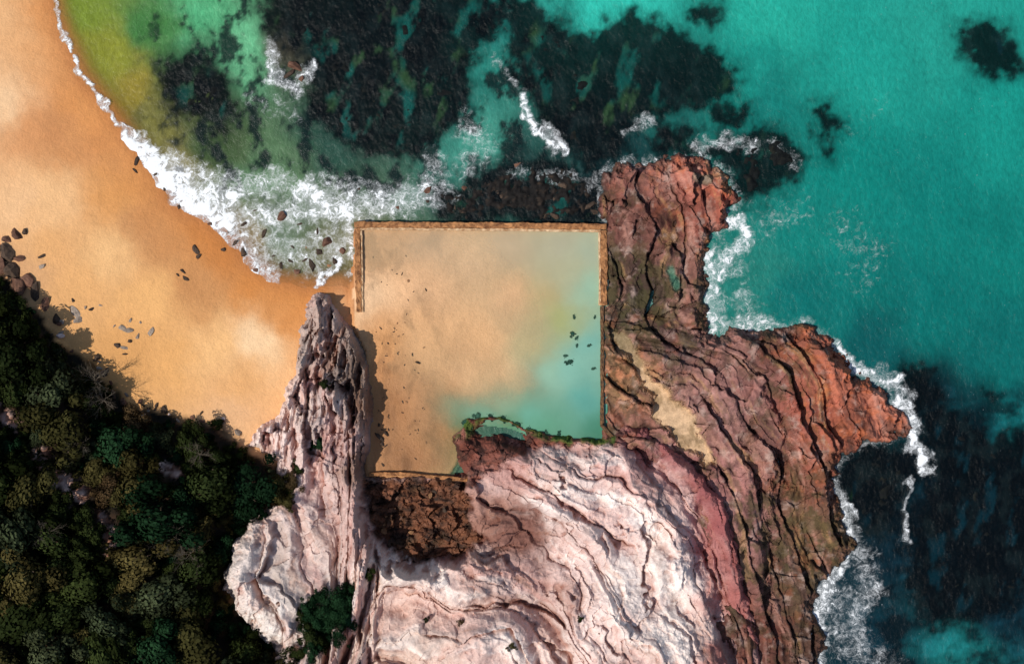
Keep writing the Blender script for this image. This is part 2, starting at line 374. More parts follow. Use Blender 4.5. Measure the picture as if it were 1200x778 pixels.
FO=[([(62,-40),(63,0),(73,38),(93,85),(120,121),(148,156)],3,0.95),
 ([(150,165),(172,186),(200,215),(228,240),(262,258)],12,1.25),
 ([(195,195),(230,222),(270,235)],14,1.0),
 ([(195,190),(240,215),(290,222),(330,215)],18,0.62),
 ([(215,230),(255,250),(300,258),(350,245),(400,240),(450,238),(500,228)],18,0.7),
 ([(360,225),(380,240),(410,250)],14,0.95),([(440,235),(455,246)],8,0.9),
 ([(380,215),(440,225),(460,245),(400,262)],12,0.52),
 ([(268,270),(290,296),(312,322)],14,0.7),
 ([(320,290),(370,300),(400,280)],24,0.56),
 ([(372,335),(384,318),(398,308)],4,1.0),
 ([(413,262),(412,320)],4,0.8),
 ([(318,50),(322,95),(350,106),(362,80)],7,0.7),([(300,120),(340,130)],14,0.34),
 ([(612,118),(620,142),(638,160),(660,175)],4.5,1.0),([(580,70),(612,105)],5,0.4),([(640,155),(655,170)],9,.75),
 ([(545,195),(565,175),(550,150)],16,0.46),([(735,155),(760,140)],6,0.5),([(690,215),(740,190)],8,0.48),([(510,190),(520,225)],14,0.46),([(600,200),(700,212)],7,0.42),
 ([(815,172),(850,165),(880,172)],8,0.55),([(905,165),(935,195)],6,0.42),
 ([(842,264),(866,256),(876,280)],6,1.1),([(874,280),(850,305),(836,330)],9,0.72),([(832,300),(832,345),(836,386)],6,.85),([(840,295),(862,310)],16,0.5),([(834,330),(836,360),(850,384),(900,380)],11,0.68),([(870,350),(880,372)],16,0.48),
 ([(770,222),(776,242)],6,1.0),([(895,262),(930,245)],20,0.32),
 ([(990,270),(1020,300),(1010,320)],22,0.3),([(1000,150),(1040,120)],14,0.18),
 ([(975,402),(1000,430),(1030,445),(1055,448)],6,0.85),([(1050,470),(1066,490),(1070,515),(1085,548)],8,0.95),([(1035,440),(1060,460)],10,.6),
 ([(1066,560),(1062,600),(1062,636)],3,0.75),
 ([(978,570),(990,600),(995,630)],9,0.8),([(985,655),(966,690),(957,730),(958,778)],10,0.8),
 ([(1010,650),(1022,690),(1000,720),(1010,760)],14,0.52),([(980,700),(1000,760),(1040,790)],20,0.46),([(970,700),(990,740)],18,.46)]
for pts,w,i in FO:
    foam=np.maximum(foam,i*(1-ss(0.25*w,2.2*w,dline(PX+w2x*0.9,PY+w2y*0.9,pts))))
pd=-sdf(PX,PY,PLAT)/10
foam=np.maximum(foam,(1-ss(0.2,1.8,pd))*0.42*(PX>700))
foam=np.where((PX<-50)|(PX>1300)|(PY<-100)|(PY>900),0,foam)
dl=-sdf(PX,PY,LAND)/10
alpha=np.clip(ss(-0.3,3.0,dl),0.12,1); alpha=np.where(PX>430,1,alpha)
alpha=alpha*(1-0.12*rk*(foam<0.5))
glint_paint=np.clip(ss(780,950,PX)*(0.6+ss(400,500,PY)*0.4)*(0.5+fbm(PX/120,PY/120,2,3)),0,1)*(1-rk*0.8)  # strength of the painted wave glints, weaker over reefs
Zs=np.zeros(X.shape)+0.05*fbm(PX/25,PY/25,3,55)*(np.abs(X)<70)*(np.abs(Y)<50)+foam*0.06*(np.abs(X)<62)
sea=grid_object("sea",xs2,ys2,Zs,X,Y,cols={"Col":C},floats={"foam":foam,"alpha":alpha,"glint_paint":glint_paint},mat=M_SEA)
sea["kind"]="structure"; sea["label"]="turquoise sea with white foam over dark weed"; sea["category"]="sea"

# ---------------------------------------------------------------- pool water
PW=cpts([(690,300,(166,182,156)),(690,340,(146,186,160)),(690,400,(112,170,156)),(680,470,(88,156,144)),(620,490,(104,168,148)),(560,480,(120,168,140)),(655,370,(170,176,108)),(640,440,(148,192,166)),(625,410,(186,184,134)),(560,400,(212,174,126)),(500,350,(214,176,132)),(600,290,(190,180,150)),(500,285,(196,176,142)),(450,282,(190,168,132)),(600,350,(208,178,136)),(480,480,(190,150,110)),(550,510,(66,104,54)),(600,500,(86,130,84)),(700,500,(64,126,100)),(640,500,(90,150,118)),(665,320,(186,188,150)),(670,430,(126,180,162)),(655,290,(184,184,156)),(640,350,(190,184,128)),(590,470,(140,180,148))])
PA=[(690,300,0.75),(690,340,0.9),(690,400,1.0),(680,470,1.05),(620,490,1.1),(560,482,1.05),(540,485,0.8),(525,500,0.1),(655,370,0.75),(640,440,0.9),(620,400,0.4),(590,440,0.1),(610,445,0.3),(540,450,0.0),(560,400,0.1),(500,350,0.15),(600,290,0.55),(500,285,0.5),(450,282,0.45),(600,350,0.3),(550,320,.3),(450,480,0.0),(450,350,0),(470,540,0),(655,290,0.65),(560,455,0.1),(560,468,0.8),(600,455,0.3),(600,470,0.95),(665,320,0.65),(670,430,1.0),(640,340,0.5)]
xp=np.arange(-18.4,12,0.15); yp=np.arange(-17,12.4,0.15)
X,Y=np.meshgrid(xp,yp); PX=X2p(X); PY=Y2p(Y)
wx=fbm(PX/50,PY/50,5,61,.55)*12; wy=fbm(PX/50,PY/50,5,65,.55)*12
al=idw(PX+wx,PY+wy,PA,3.0,16)[...,0]
al=np.where(al>0,al*1.05-0.08,0); al=al*0.6+0.4*ss(0.05,0.9,al)
pw=grid_object("pool_water",xp,yp,np.full(X.shape,0.56),X,Y,cols={"Col":idw(PX+wx,PY+wy,PW,2.8,16)},floats={"alpha":np.clip(al,0,0.96)},mat=M_POOL,keep=sdf(PX,PY,POOLP)>-5)
pw["kind"]="structure"; pw["label"]="shallow clear green-tinted water inside the sea pool"; pw["category"]="pool water"

# ---------------------------------------------------------------- strata tools: bedding coordinate S (m across beds), T (m along beds)
def par(PX,PY):
    dx,dy=PX-560,PY-760
    a=0.5*dx-0.87*dy; b=0.87*dx+0.5*dy
    return (a+b*b/500)/10, b/10
def slabs(S,T,lam,L,seed,tilt=0.5):
    q=S/lam; k=np.floor(q); f=q-k
    r=hsh(k,k*0,seed); j=np.floor(T/L+r*7+0.25*f)
    return hsh(k,j,seed+1)-0.5+tilt*(f-0.5)*(r-0.3)*2, hsh(k,j,seed+2), np.minimum(f,1-f)*lam
def facets(U,V,size,seed):
    # cells, each one tilted flat face
    U=U/size; V=V/size; iu=np.floor(U); iv=np.floor(V)
    best=np.full(U.shape,9.0); sec=np.full(U.shape,9.0); h=np.zeros(U.shape)
    for a in (-1,0,1):
        for b in (-1,0,1):
            cu=iu+a; cv=iv+b
            pu=cu+hsh(cu,cv,seed); pv=cv+hsh(cv,cu,seed+13)
            du=U-pu; dv_=V-pv; dd=np.hypot(du,dv_)
            hh=(hsh(cv,cu,seed+5)-0.5)+((hsh(cu,cv,seed+9)-0.5)*du+(hsh(cv,cu,seed+17)-0.5)*dv_)*1.8
            m=dd<best
            sec=np.where(m,best,np.minimum(sec,dd)); h=np.where(m,hh,h); best=np.where(m,dd,best)
    return h,(sec-best)*size
def build_rock(x0,x1,y0,y1,st,base,ex_a):
    xs=np.arange(x0,x1,st); ys=np.arange(y0,y1,st)
    X,Y=np.meshgrid(xs,ys)
    h=base(X2p(X),Y2p(Y))[0]
    k=CH/(CH-np.clip(h,0,14)); h=base(X2p(X*k),Y2p(Y*k))[0]
    k=CH/(CH-np.clip(h,0,14)); PX=X2p(X*k); PY=Y2p(Y*k)
    ex=fbm(PX/22,PY/22,5,71,0.6)*ex_a; ey=fbm(PX/22,PY/22,5,75,0.6)*ex_a
    return xs,ys,X,Y,PX,PY,ex,ey

# ---------------------------------------------------------------- pale cliff
CLC=cpts([(380,362,(176,156,146)),(366,410,(184,166,156)),(396,415,(156,138,128)),(418,430,(116,96,84)),(430,470,(124,94,76)),(350,470,(226,202,190)),(318,510,(232,208,198)),(385,480,(196,174,166)),(400,520,(188,160,152)),(424,545,(140,112,98)),(350,560,(220,192,182)),(400,600,(204,176,166)),(360,640,(214,192,182)),(300,680,(222,206,196)),(330,700,(200,186,176)),(376,690,(198,180,172)),(430,625,(188,156,146)),(455,672,(230,210,198)),(520,690,(226,202,190)),(480,740,(214,188,172)),(560,670,(196,164,152)),(575,605,(150,108,92)),(610,622,(130,90,78)),(540,515,(104,60,46)),(580,500,(100,56,48)),(612,512,(136,92,84)),(600,545,(190,148,138)),(570,555,(186,146,136)),(560,590,(170,130,116)),(640,540,(214,182,172)),(700,530,(232,206,198)),(650,580,(238,218,208)),(720,590,(246,230,220)),(760,620,(246,230,220)),(800,680,(238,218,208)),(740,680,(242,226,216)),(680,650,(222,194,184)),(620,680,(190,156,146)),(700,740,(232,208,198)),(600,760,(222,196,184)),(650,715,(186,150,138)),(780,760,(236,214,202)),(826,735,(218,190,178)),(745,508,(140,86,84)),(780,530,(150,90,88)),(765,550,(200,158,150)),(825,575,(150,88,86)),(800,600,(224,192,182)),(845,610,(152,88,86)),(862,650,(146,84,80)),(858,700,(162,98,92)),(878,745,(152,88,82)),(850,770,(168,108,98)),(838,650,(176,118,112)),(842,700,(190,138,128)),(700,508,(130,84,76)),(660,508,(140,96,88))])
CLH=[(385,370,1.4),(395,400,1.9),(375,430,2.6),(420,440,1.5),(395,470,3.2),(350,500,3.2),(420,510,3.2),(350,560,4.4),(400,560,4.8),(300,520,2.6),(380,620,5.8),(430,620,5.0),(300,660,5.2),(440,680,6.4),(360,720,6.2),(500,700,6.6),(470,740,6.0),(560,740,8.2),(560,900,10),(600,550,2.6),(570,590,3.2),(650,550,4.4),(700,550,4.4),(650,590,5.8),(612,622,2.8),(585,618,3.0),(630,650,3.6),(640,700,4.0),(600,740,7.6),(680,690,6.8),(700,640,7.8),(740,620,6.6),(780,680,7.4),(720,720,8.8),(760,770,9.0),(650,760,6.0),(810,700,5.6),(835,640,3.2),(860,720,3.0),(780,560,3.4),(800,600,4.8),(830,600,2.6),(760,520,2.0),(550,515,1.3),(600,505,1.1),(660,520,1.8),(700,522,1.8),(530,670,5.4),(560,690,6.6),(480,680,5.8),(600,1300,13),(300,1000,11),(850,1000,5)]
def cliff_base(px,py):
    d=sdf(px,py,CLIFF)/10
    h=idw(px,py,CLH,3.4,14)[...,0]
    edge=0.2+np.maximum(d,0)*1.6
    h=np.minimum(h,edge+1.0*ss(0,1,d))
    qx=fbm(px/26,py/26,4,171)*9; qy=fbm(px/26,py/26,4,173)*9
    pd_=sdf(px+qx*ss(520,550,px),py+qy*ss(575,600,py),PIT)/10
    h=np.where(pd_>-2.5,np.minimum(h,0.9+ss(520,590,px)*1.4+np.clip(-pd_,0,9)*2.6),h)
    h=np.where(d<0,0.2+d*2.5,h)
    return h,d,pd_
xs3,ys3,X,Y,PX,PY,ex,ey=build_rock(-35,34,-54,6,0.1,cliff_base,9)
h,d,pitd=cliff_base(PX+ex*0.7,PY+ey*0.7)
wl=1-ss(390,480,PX+0.12*(PY-560))
S1,T1=par(PX,PY); S2=(523-PX-0.1*(PY-600))/10; T2=PY/10
wa=fbm(PX/150,PY/150,2,81)*2.8+fbm(PX/60,PY/60,3,83)*1.2+fbm(PX/20,PY/20,3,85)*0.3+fbm(PX/6,PY/6,2,86)*0.08
S=S1*(1-wl)+S2*wl+wa; T=T1*(1-wl)+T2*wl+fbm(PX/30,PY/30,3,87)*1.6
hA,rA,eA=slabs(S,T,4.2,17,1,0.9); hB,rB,eB=slabs(S+3.3,T,1.7,9,5,0.9)
iso=fbm(PX/16,PY/16,4,91,0.5)
fw=fbm(PX/30,PY/30,3,88)*0.5; fx=PX/10+fw; fy=PY/10-fw
F1,e1=facets(S+fw,T/2.0+fw,4.2,101); F2,e2=facets(fx*.8+fy*.6,(fy*.8-fx*.6),1.9,121); F3,e3=facets(fx,fy,0.8,141)
lump=1-np.abs(fbm(S/6.5,T/18,3,92,0.45))*2.4
ma=ss(-0.4,0.3,fbm(PX/70,PY/70,3,99)); mb=ss(-0.25,0.35,fbm(PX/50,PY/50,3,97)); mf=ss(-0.1,0.4,fbm(PX/60,PY/60,3,93))
fold=fbm(S/6.5,T/26,2,61); rip=fbm(S/1.8,T/10,3,66,.55)
inner=ss(0,1.8,d)*ss(-0.1,1.6,-pitd)
spiky=(1-ss(500,600,PY))*wl
rid=1-np.abs(fbm(S2/1.7+wa*.25,T2/8,4,68,.6))*2.4
rel=fold*2.2+hA*1.15*(0.3+0.7*ma)+hB*0.62*mb+iso*0.14+(lump-0.4)*0.75+rip*0.24+F1*0.95+F2*0.42*mf+F3*0.14
rel-=ss(0.18,0.0,eA)*0.35*ma
Fs,es=facets(PX/10*1.3+fw,PY/26+fw,1.3,161)
Zc=h+inner*rel+ss(0,1.0,d)*spiky*(rid*0.8+Fs*1.7+F2*.5)+(1-inner)*(iso*0.3+F3*0.3)
Zc=Zc*0.7+blur(Zc,1)*0.3
Zc=np.where(d<0,np.minimum(Zc,0.4+d*2.5),Zc)
C=idw(PX+ex*1.3,PY+ey*1.3,CLC,4,9)
bright=C.mean(-1)
pink=lin((206,156,144)); rust=lin((178,130,104)); grey=lin((162,148,140)); white=lin((252,242,232))
lo=ss(0.22,0.5,bright)
C=mixc(C,C*0+pink,ss(0.65,0.95,rA)*0.3*lo)
C=mixc(C,C*0+pink,ss(0.0,0.45,fbm(S/4.5,T/18,5,14,0.6))*0.6*lo)
C=mixc(C,C*0+white,ss(0.1,0.5,fbm(S/4,T/14,5,18,0.6))*0.5*lo)
C=mixc(C,C*0+rust,ss(0.22,0.6,fbm(S/2.2,T/9,6,24,0.68))*0.5)
C=mixc(C,C*0+grey,ss(0.1,0.55,fbm(S/4,T/14,6,28,0.66))*0.5)
C=mixc(C,C*0+lin((140,108,96)),(ss(0.07,0,e2)*0.2*mf+ss(0.1,0,e1)*0.2+ss(.1,0,eA)*.35*ma+ss(.07,0,eB)*.2*mb)*lo)
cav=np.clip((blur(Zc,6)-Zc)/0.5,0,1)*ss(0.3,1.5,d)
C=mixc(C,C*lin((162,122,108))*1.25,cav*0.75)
C=mixc(C,C*0+lin((96,80,72)),spiky*(ss(0.0,-0.5,rid)*0.45+ss(.1,0,es)*0.35))
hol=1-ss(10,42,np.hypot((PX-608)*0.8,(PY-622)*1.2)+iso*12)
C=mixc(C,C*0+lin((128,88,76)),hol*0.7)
pm=ss(-0.5,0.3,pitd+iso*0.6)
rb=ss(-0.3,0.5,sdf(PX+ex,PY+ey,REDB)/10+iso*0.3)*(1-pm)
n9=fbm(PX/34,PY/26,5,35,.6)
rbc=mixc(C*0+lin((122,70,56)),C*0+lin((66,40,34)),ss(-.2,.3,fbm(PX/14,PY/14,5,36,.6)))
rbc=mixc(rbc,C*0+lin((160,106,92)),ss(.15,.5,n9))
C=mixc(C,rbc,rb*0.92)
pitc=mixc(C*0+lin((118,76,54)),C*0+lin((56,39,31)),ss(-.2,.3,fbm(PX/24,PY/14,6,33,.65)))
pitc=mixc(pitc,C*0+lin((146,96,70)),ss(0.1,0.5,n9)*0.6)
pitc=mixc(pitc,C*0+lin((78,60,42)),ss(0.15,0.5,-n9)*0.5)
C=mixc(C,pitc,pm)
P1,p1=facets(PX/16+iso*.4,PY/10+fw,1.6,181); P2,p2=facets(PX/13,PY/10,0.7,191)
Zc=Zc+pm*(P1*1.0+P2*0.4+iso*0.15)+rb*inner*(P1*0.5+P2*0.3)
Zc=np.where(pm>0.3,np.maximum(Zc,0.3),Zc)
C=mixc(C,C*0.45,(ss(0.14,0,p1)*.8+ss(.08,0,p2)*.4)*pm)
alg=(1-ss(3,12,dline(PX+ex,PY+ey,[(538,505),(552,487),(590,484),(622,501),(660,509),(712,514)])))
C=mixc(C,C*0+lin((70,98,36)),alg*ss(-0.4,0.1,iso)*0.9)
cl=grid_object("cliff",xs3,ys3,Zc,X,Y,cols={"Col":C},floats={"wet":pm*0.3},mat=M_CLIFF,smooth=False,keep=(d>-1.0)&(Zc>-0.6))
cl["kind"]="structure"; cl["label"]="pale pink and white folded rock cliff with ledges"; cl["category"]="cliff"

# ---------------------------------------------------------------- red rock platform
PLC=cpts([(720,220,(128,82,72)),(760,208,(146,96,84)),(820,208,(172,106,90)),(845,235,(172,94,74)),(740,260,(118,76,66)),(790,250,(130,76,64)),(825,265,(146,84,70)),(730,320,(84,62,52)),(760,350,(72,60,46)),(800,300,(140,96,84)),(800,360,(120,84,74)),(730,370,(78,66,52)),(715,440,(186,132,96)),(730,470,(168,120,92)),(735,490,(152,106,90)),(800,405,(106,78,72)),(850,420,(156,112,102)),(840,480,(160,116,108)),(880,450,(146,100,92)),(905,410,(110,70,60)),(950,410,(158,94,74)),(980,450,(176,102,78)),(1035,492,(206,128,102)),(1000,500,(162,92,70)),(950,480,(154,86,70)),(900,520,(118,80,72)),(860,560,(160,110,102)),(880,620,(134,94,88)),(930,560,(134,86,68)),(940,620,(122,90,68)),(970,620,(108,78,60)),(920,680,(98,74,60)),(900,740,(108,66,56)),(940,740,(90,64,52)),(960,540,(146,84,66)),(780,530,(146,100,96)),(820,560,(146,98,94)),(890,690,(118,80,72)),(700,515,(130,80,68))])
PLH=[(720,220,1.3),(780,210,1.7),(840,230,1.6),(740,260,1.5),(770,290,1.9),(730,330,1.2),(760,350,0.9),(810,320,1.5),(810,370,1.6),(725,440,1.2),(800,420,2.0),(860,420,2.6),(850,500,2.6),(900,440,2.3),(950,420,2.2),(990,470,1.9),(1040,495,1.3),(950,500,2.1),(905,560,1.2),(870,580,2.4),(880,660,2.4),(940,600,1.6),(970,640,1.3),(930,720,1.5),(890,780,2.4),(940,1000,2.0),(740,480,1.3),(790,550,1.2)]
def plat_base(px,py):
    d=sdf(px,py,PLAT)/10
    h=idw(px,py,PLH,3.4,10)[...,0]
    h=np.minimum(h,0.25+np.maximum(d,0)*1.3)
    h=np.where(d<0,0.25+d*1.3,h)
    return h,d,d
xs4,ys4,X,Y,PX,PY,ex,ey=build_rock(8,49,-54,21.5,0.1,plat_base,12)
h,d,_=plat_base(PX+ex,PY+ey)
wl=1-ss(340,440,PY)
S1,T1=par(PX,PY); S2=(PX-342-0.15*(PY-390))/10; T2=PY/10
wa=fbm(PX/120,PY/120,2,101)*2.0+fbm(PX/40,PY/40,3,103)*0.45+fbm(PX/13,PY/13,3,105)*0.14+fbm(PX/5,PY/5,2,106)*0.08
S=S1*(1-wl)+S2*wl+wa; T=T1*(1-wl)+T2*wl+fbm(PX/25,PY/25,3,107)*1.0
hA,rA,eA=slabs(S,T,3.6,26,31,0.9); hB,rB,eB=slabs(S+3.3,T,1.5,9,35,0.8)
fw=fbm(PX/30,PY/30,3,108)*0.5; fx=PX/10+fw; fy=PY/10-fw
F1,e1=facets(S+fw,T/1.7+fw,4.0,201); F2,e2=facets(fx*.8+fy*.6,fy*.8-fx*.6,2.0,221); F3,e3=facets(fx,fy,0.8,241)
iso=fbm(PX/12,PY/12,5,111,0.55)
ma=ss(-0.3,0.3,fbm(PX/45,PY/45,3,119)); mb=ss(-0.1,0.4,fbm(PX/30,PY/30,3,121)); mf=ss(-0.3,0.3,fbm(PX/40,PY/40,3,125))
m3=ss(-0.1,0.4,fbm(PX/35,PY/35,3,127))
chd=sdf(PX+ex*0.7,PY+ey*0.7,CHAN)/10-0.15
inner=ss(0,1.2,d)
rel=hA*0.95*(.3+.7*ma)+hB*0.3*mb+F1*1.0+F2*0.55*mf+F3*0.26*m3+iso*0.13+fbm(S/3,T/14,3,64)*0.6
rel-=ss(0.2,0,eA)*0.45*ma+ss(0.12,0,e1)*0.15
Zp=h+inner*rel+(1-inner)*iso*0.4
Zp=Zp*0.7+blur(Zp,1)*0.3
Zp=np.where(d<0,np.minimum(Zp,0.3+d*1.1+iso*0.4),Zp)
groove=dline(PX+ex,PY+ey,[(905,455),(925,500),(915,560),(905,640),(900,700)])
Zp-=(1-ss(2,12,groove))*0.7*inner
cw=ss(-0.3,0.3,chd+iso*0.5)
Zp=Zp*(1-cw)+cw*(0.62+0.03*iso)
tp=1-ss(3,8,dline(PX,PY,[(786,318),(793,335)])+iso*3); tq=1-ss(4,8,dline(PX,PY,[(815,208),(830,210)])+iso*3)
C=idw(PX+ex*1.2,PY+ey*1.2,PLC,4,8)
C=C*(0.88+0.3*rA*rB+0.3*np.clip(F1,-.6,.6)+0.22*F2)[...,None]
C=mixc(C,C*0+lin((58,42,38)),ss(0.05,0.45,fbm(PX/38,PY/44,6,61,0.66))*0.6)
C=mixc(C,C*0+lin((70,52,46)),ss(0.15,0.5,fbm(S/2.4,T/9,6,65,0.62))*0.4)
C=mixc(C,C*0+lin((200,150,132)),ss(0.1,0.5,fbm(S/3,T/8,6,67,0.64))*0.45)
C=mixc(C,C*0+lin((178,140,92)),ss(0.2,0.55,fbm(S/2.6+9,T/10,6,68,0.64))*0.5)
C=mixc(C,C*0+lin((190,164,150)),ss(0.1,0.6,fbm(PX/20,PY/20,5,69,0.68))*0.5)
org=idw(PX,PY,[(1040,490,.8),(990,450,.7),(950,400,.6),(850,230,.6),(960,520,.5),(900,450,.1),(850,480,0),(760,300,0),(880,620,0),(980,620,.3),(960,700,.3),(900,740,.1),(720,440,.3)],3)[...,0]
C=mixc(C,C*0+lin((204,112,68)),ss(0.0,0.5,fbm(PX/22,PY/22,6,63,0.68))*0.8*org)
mossw=idw(PX,PY,[(740,330,1),(765,350,1),(730,370,.9),(800,400,.7),(780,260,.1),(840,230,0),(850,450,.3),(915,460,.7),(910,600,.9),(940,640,.9),(980,450,.1),(940,720,.5),(870,520,.3),(720,230,.5),(1030,490,0)],3)[...,0]
C=mixc(C,C*0+lin((70,64,38)),ss(-0.05,0.3,fbm(PX/18,PY/20,6,73,0.65)+mossw*0.3-0.15)*mossw*0.8)
C=mixc(C,C*0.32,ss(0.2,0,eA)*0.5*ma+ss(0.12,0,e1)*0.3+ss(.08,0,e2)*.2*mf)
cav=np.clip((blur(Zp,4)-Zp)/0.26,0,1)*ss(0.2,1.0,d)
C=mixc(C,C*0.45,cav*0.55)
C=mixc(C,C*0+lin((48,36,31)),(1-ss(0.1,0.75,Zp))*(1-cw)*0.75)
chc=mixc(C*0+lin((208,174,136)),C*0+lin((160,132,98)),ss(-0.2,0.4,fbm(PX/16,PY/22,5,79,.6)))
chc=mixc(chc,C*0+lin((110,98,68)),(1-ss(395,450,PY))*0.75)
C=mixc(C,chc,cw)
C=mixc(C,C*0+lin((66,116,94)),np.clip(tp+tq*0.6,0,1)*0.8)
Zp=Zp-(tp+tq)*0.2
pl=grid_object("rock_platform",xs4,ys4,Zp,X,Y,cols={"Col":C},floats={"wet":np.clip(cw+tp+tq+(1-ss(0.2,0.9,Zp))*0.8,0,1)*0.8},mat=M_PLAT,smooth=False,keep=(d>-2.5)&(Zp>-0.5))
pl["kind"]="structure"; pl["label"]="rough red-brown rock platform cut by a sandy channel"; pl["category"]="rocks"

# ---------------------------------------------------------------- reefs
for i,(lab,poly) in enumerate(REEFS):
    a=np.array(poly); x0,y0=a.min(0)-20; x1,y1=a.max(0)+20
    xr=np.arange((x0-600)/10,(x1-600)/10,0.15); yr=np.arange((389-y1)/10,(389-y0)/10,0.15)
    X,Y=np.meshgrid(xr,yr); PX=X2p(X); PY=Y2p(Y)
    wx=fbm(PX/70,PY/70,5,21)*14; wy=fbm(PX/70,PY/70,5,25)*14
    w2x=fbm(PX/16,PY/16,4,41)*9; w2y=fbm(PX/16,PY/16,4,43)*9
    d=sdf(PX+w2x+wx*0.7,PY+w2y+wy*0.7,poly)/10
    n=fbm(PX/10,PY/10,5,120+i,0.6); n3=fbm(PX/30,PY/30,4,160+i,0.55)
    Zr=-0.78+np.clip(d*0.3,-1,0.5)+n*0.24+n3*0.5
    if i==9: Zr=-0.45+np.clip(d*0.3,-1,0.5)+n*0.5+n3*0.3
    if i in (2,10): Zr+=0.15
    c1,c2,c3=((9,14,14),(30,32,24),(5,8,9))
    if i==9: c1,c2=(26,23,21),(62,50,40)
    if i==8: c2=(60,72,38)
    C=mixc(np.zeros(PX.shape+(3,))+lin(c1),np.zeros(PX.shape+(3,))+lin(c2),ss(0.1,0.55,fbm(PX/9,PY/9,5,140+i,0.65)))
    C=mixc(C,C*0+lin(c3),ss(0,0.5,-n))
    ob=grid_object("reef",xr,yr,Zr,X,Y,cols={"Col":C},floats={"wet":np.full(PX.shape,0.15)},mat=M_REEF,smooth=True,keep=(d>-1.0))
    ob["label"]=lab; ob["category"]="reef"; ob["group"]="reefs along the shore"

# ---------------------------------------------------------------- sea pool walls
M_WALL=mat_simple("rusty_concrete",(104,66,40),(190,134,86),1.6,0.85,0.8,0.2)
M_WALLD=mat_simple("dark_wet_concrete",(70,52,38),(128,92,60),2.5,0.7,0.8,0.2)
M_COPE=mat_simple("pale_coping",(160,118,80),(222,190,150),2.0,0.85,0.5,0.1)
pool_e=bpy.data.objects.new("sea_pool",None); col.objects.link(pool_e)
pool_e["label"]="weathered rust-stained concrete walls of a square ocean pool"; pool_e["category"]="swimming pool"
def wall(pts,w,z0,z1,mat,name,label=None,rough=0.06):
    V=[];F=[];P=[]
    for (a,b) in zip(pts[:-1],pts[1:]):
        L=math.hypot(b[0]-a[0],b[1]-a[1]); n=max(2,int(L/3))
        for i in range(n): P.append((a[0]+(b[0]-a[0])*i/n,a[1]+(b[1]-a[1])*i/n))
    P.append(pts[-1]); W=[((x-600)/10,(389-y)/10) for x,y in P]
    m=8
    for i,(x,y) in enumerate(W):
        a=W[max(i-1,0)]; b=W[min(i+1,len(W)-1)]
        dx,dy=b[0]-a[0],b[1]-a[1]; L=math.hypot(dx,dy); nx,ny=-dy/L,dx/L
        prof=[(-.5,z0),(-.5,z1-.05),(-.42,z1),(-.15,z1+.01),(.15,z1+.01),(.42,z1),(.5,z1-.05),(.5,z0)]
        for (u,z) in prof:
            ww=w*(1+0.12*math.sin(x*1.7+y)+random.uniform(-.14,.14))
            V.append((x+nx*u*ww,y+ny*u*ww,z+(random.uniform(-rough,rough) if z>z0 else 0)))
    for i in range(len(W)-1):
        for j in range(m-1): F.append((i*m+j,i*m+j+1,(i+1)*m+j+1,(i+1)*m+j))
    F.append(tuple(range(m-1,-1,-1))); F.append(tuple((len(W)-1)*m+j for j in range(m)))
    me=bpy.data.meshes.new(name); me.from_pydata(V,[],F); me.update(); me.materials.append(mat)
    ob=bpy.data.objects.new(name,me); col.objects.link(ob); ob.parent=pool_e
    if label: ob["label"]=label
    return ob
wall([(416,264),(500,264.5),(600,265),(710,266.5)],0.7,-1.2,1.0,M_WALL,"wall","long rust-stained seaward concrete wall")
wall([(423,268.6),(500,269.2),(600,270),(704,271.4)],0.3,0.2,0.93,M_COPE,"ledge")
wall([(419.5,268.5),(420,300),(421,340),(422,366)],0.7,-1.2,0.97,M_WALL,"wall")
wall([(424.3,271),(425,300),(425.5,340),(426,366)],0.22,0.2,0.9,M_COPE,"ledge")
wall([(706.5,271),(707.5,320),(707,358)],0.75,-1.2,1.02,M_WALL,"wall")
wall([(702,273),(702.6,320),(702.3,358)],0.24,0.2,0.93,M_COPE,"ledge")
wall([(705,359),(705.2,420),(705,470),(705,497)],0.4,-0.8,0.95,M_WALLD,"wall","low dark wet wall beside the red rocks")
wall([(704,497),(712,506),(722,516)],0.35,-0.3,1.3,M_WALLD,"wall")
wall([(434,555),(470,554),(500,557),(548,561)],0.45,0,1.25,M_WALL,"wall","low rubble wall closing the sandy end")

# ---------------------------------------------------------------- boulders
def boulder_mesh(name,seed,mat,sub=3):
    import bmesh
    rs=random.Random(seed); bm=bmesh.new(); bmesh.ops.create_icosphere(bm,subdivisions=sub,radius=1)
    planes=[(Vector((rs.gauss(0,1),rs.gauss(0,1),rs.gauss(0,0.8))).normalized(),rs.uniform(0.35,0.75)) for _ in range(12)]
    for v in bm.verts:
        for n,dd in planes:
            k=v.co.dot(n)
            if k>dd: v.co-=n*(k-dd)*0.95
        v.co*=1+rs.uniform(-0.04,0.04)
    me=bpy.data.meshes.new(name); bm.to_mesh(me); bm.free(); me.materials.append(mat); return me
M_BD=mat_simple("dark_boulder",(46,38,32),(88,70,56),2.5,0.8,0.7,0.1,True,randv=.25)
M_BR=mat_simple("red_boulder",(80,54,43),(124,90,72),2.5,0.8,0.7,0.1,True,randv=.2)
M_BG=mat_simple("grey_boulder",(118,104,92),(170,154,138),2.5,0.85,0.6,0.1,True,randv=.2)
M_BP=mat_simple("pale_boulder",(196,170,158),(232,214,206),2.5,0.85,0.6,0.1,True,randv=.1)
M_BS=mat_simple("stained_stone",(116,84,58),(160,118,82),2.5,0.85,0.6,0.1,True,randv=.25)
BM={k:[boulder_mesh("boulder",i+sd,m) for i in range(5)] for k,m,sd in (('d',M_BD,0),('r',M_BR,10),('g',M_BG,20),('p',M_BP,30),('s',M_BS,40))}
LB={'d':"dark weathered boulder",'r':"red-brown boulder",'g':"grey rounded boulder",'p':"pale pinkish fallen rock",'s':"brown stone"}
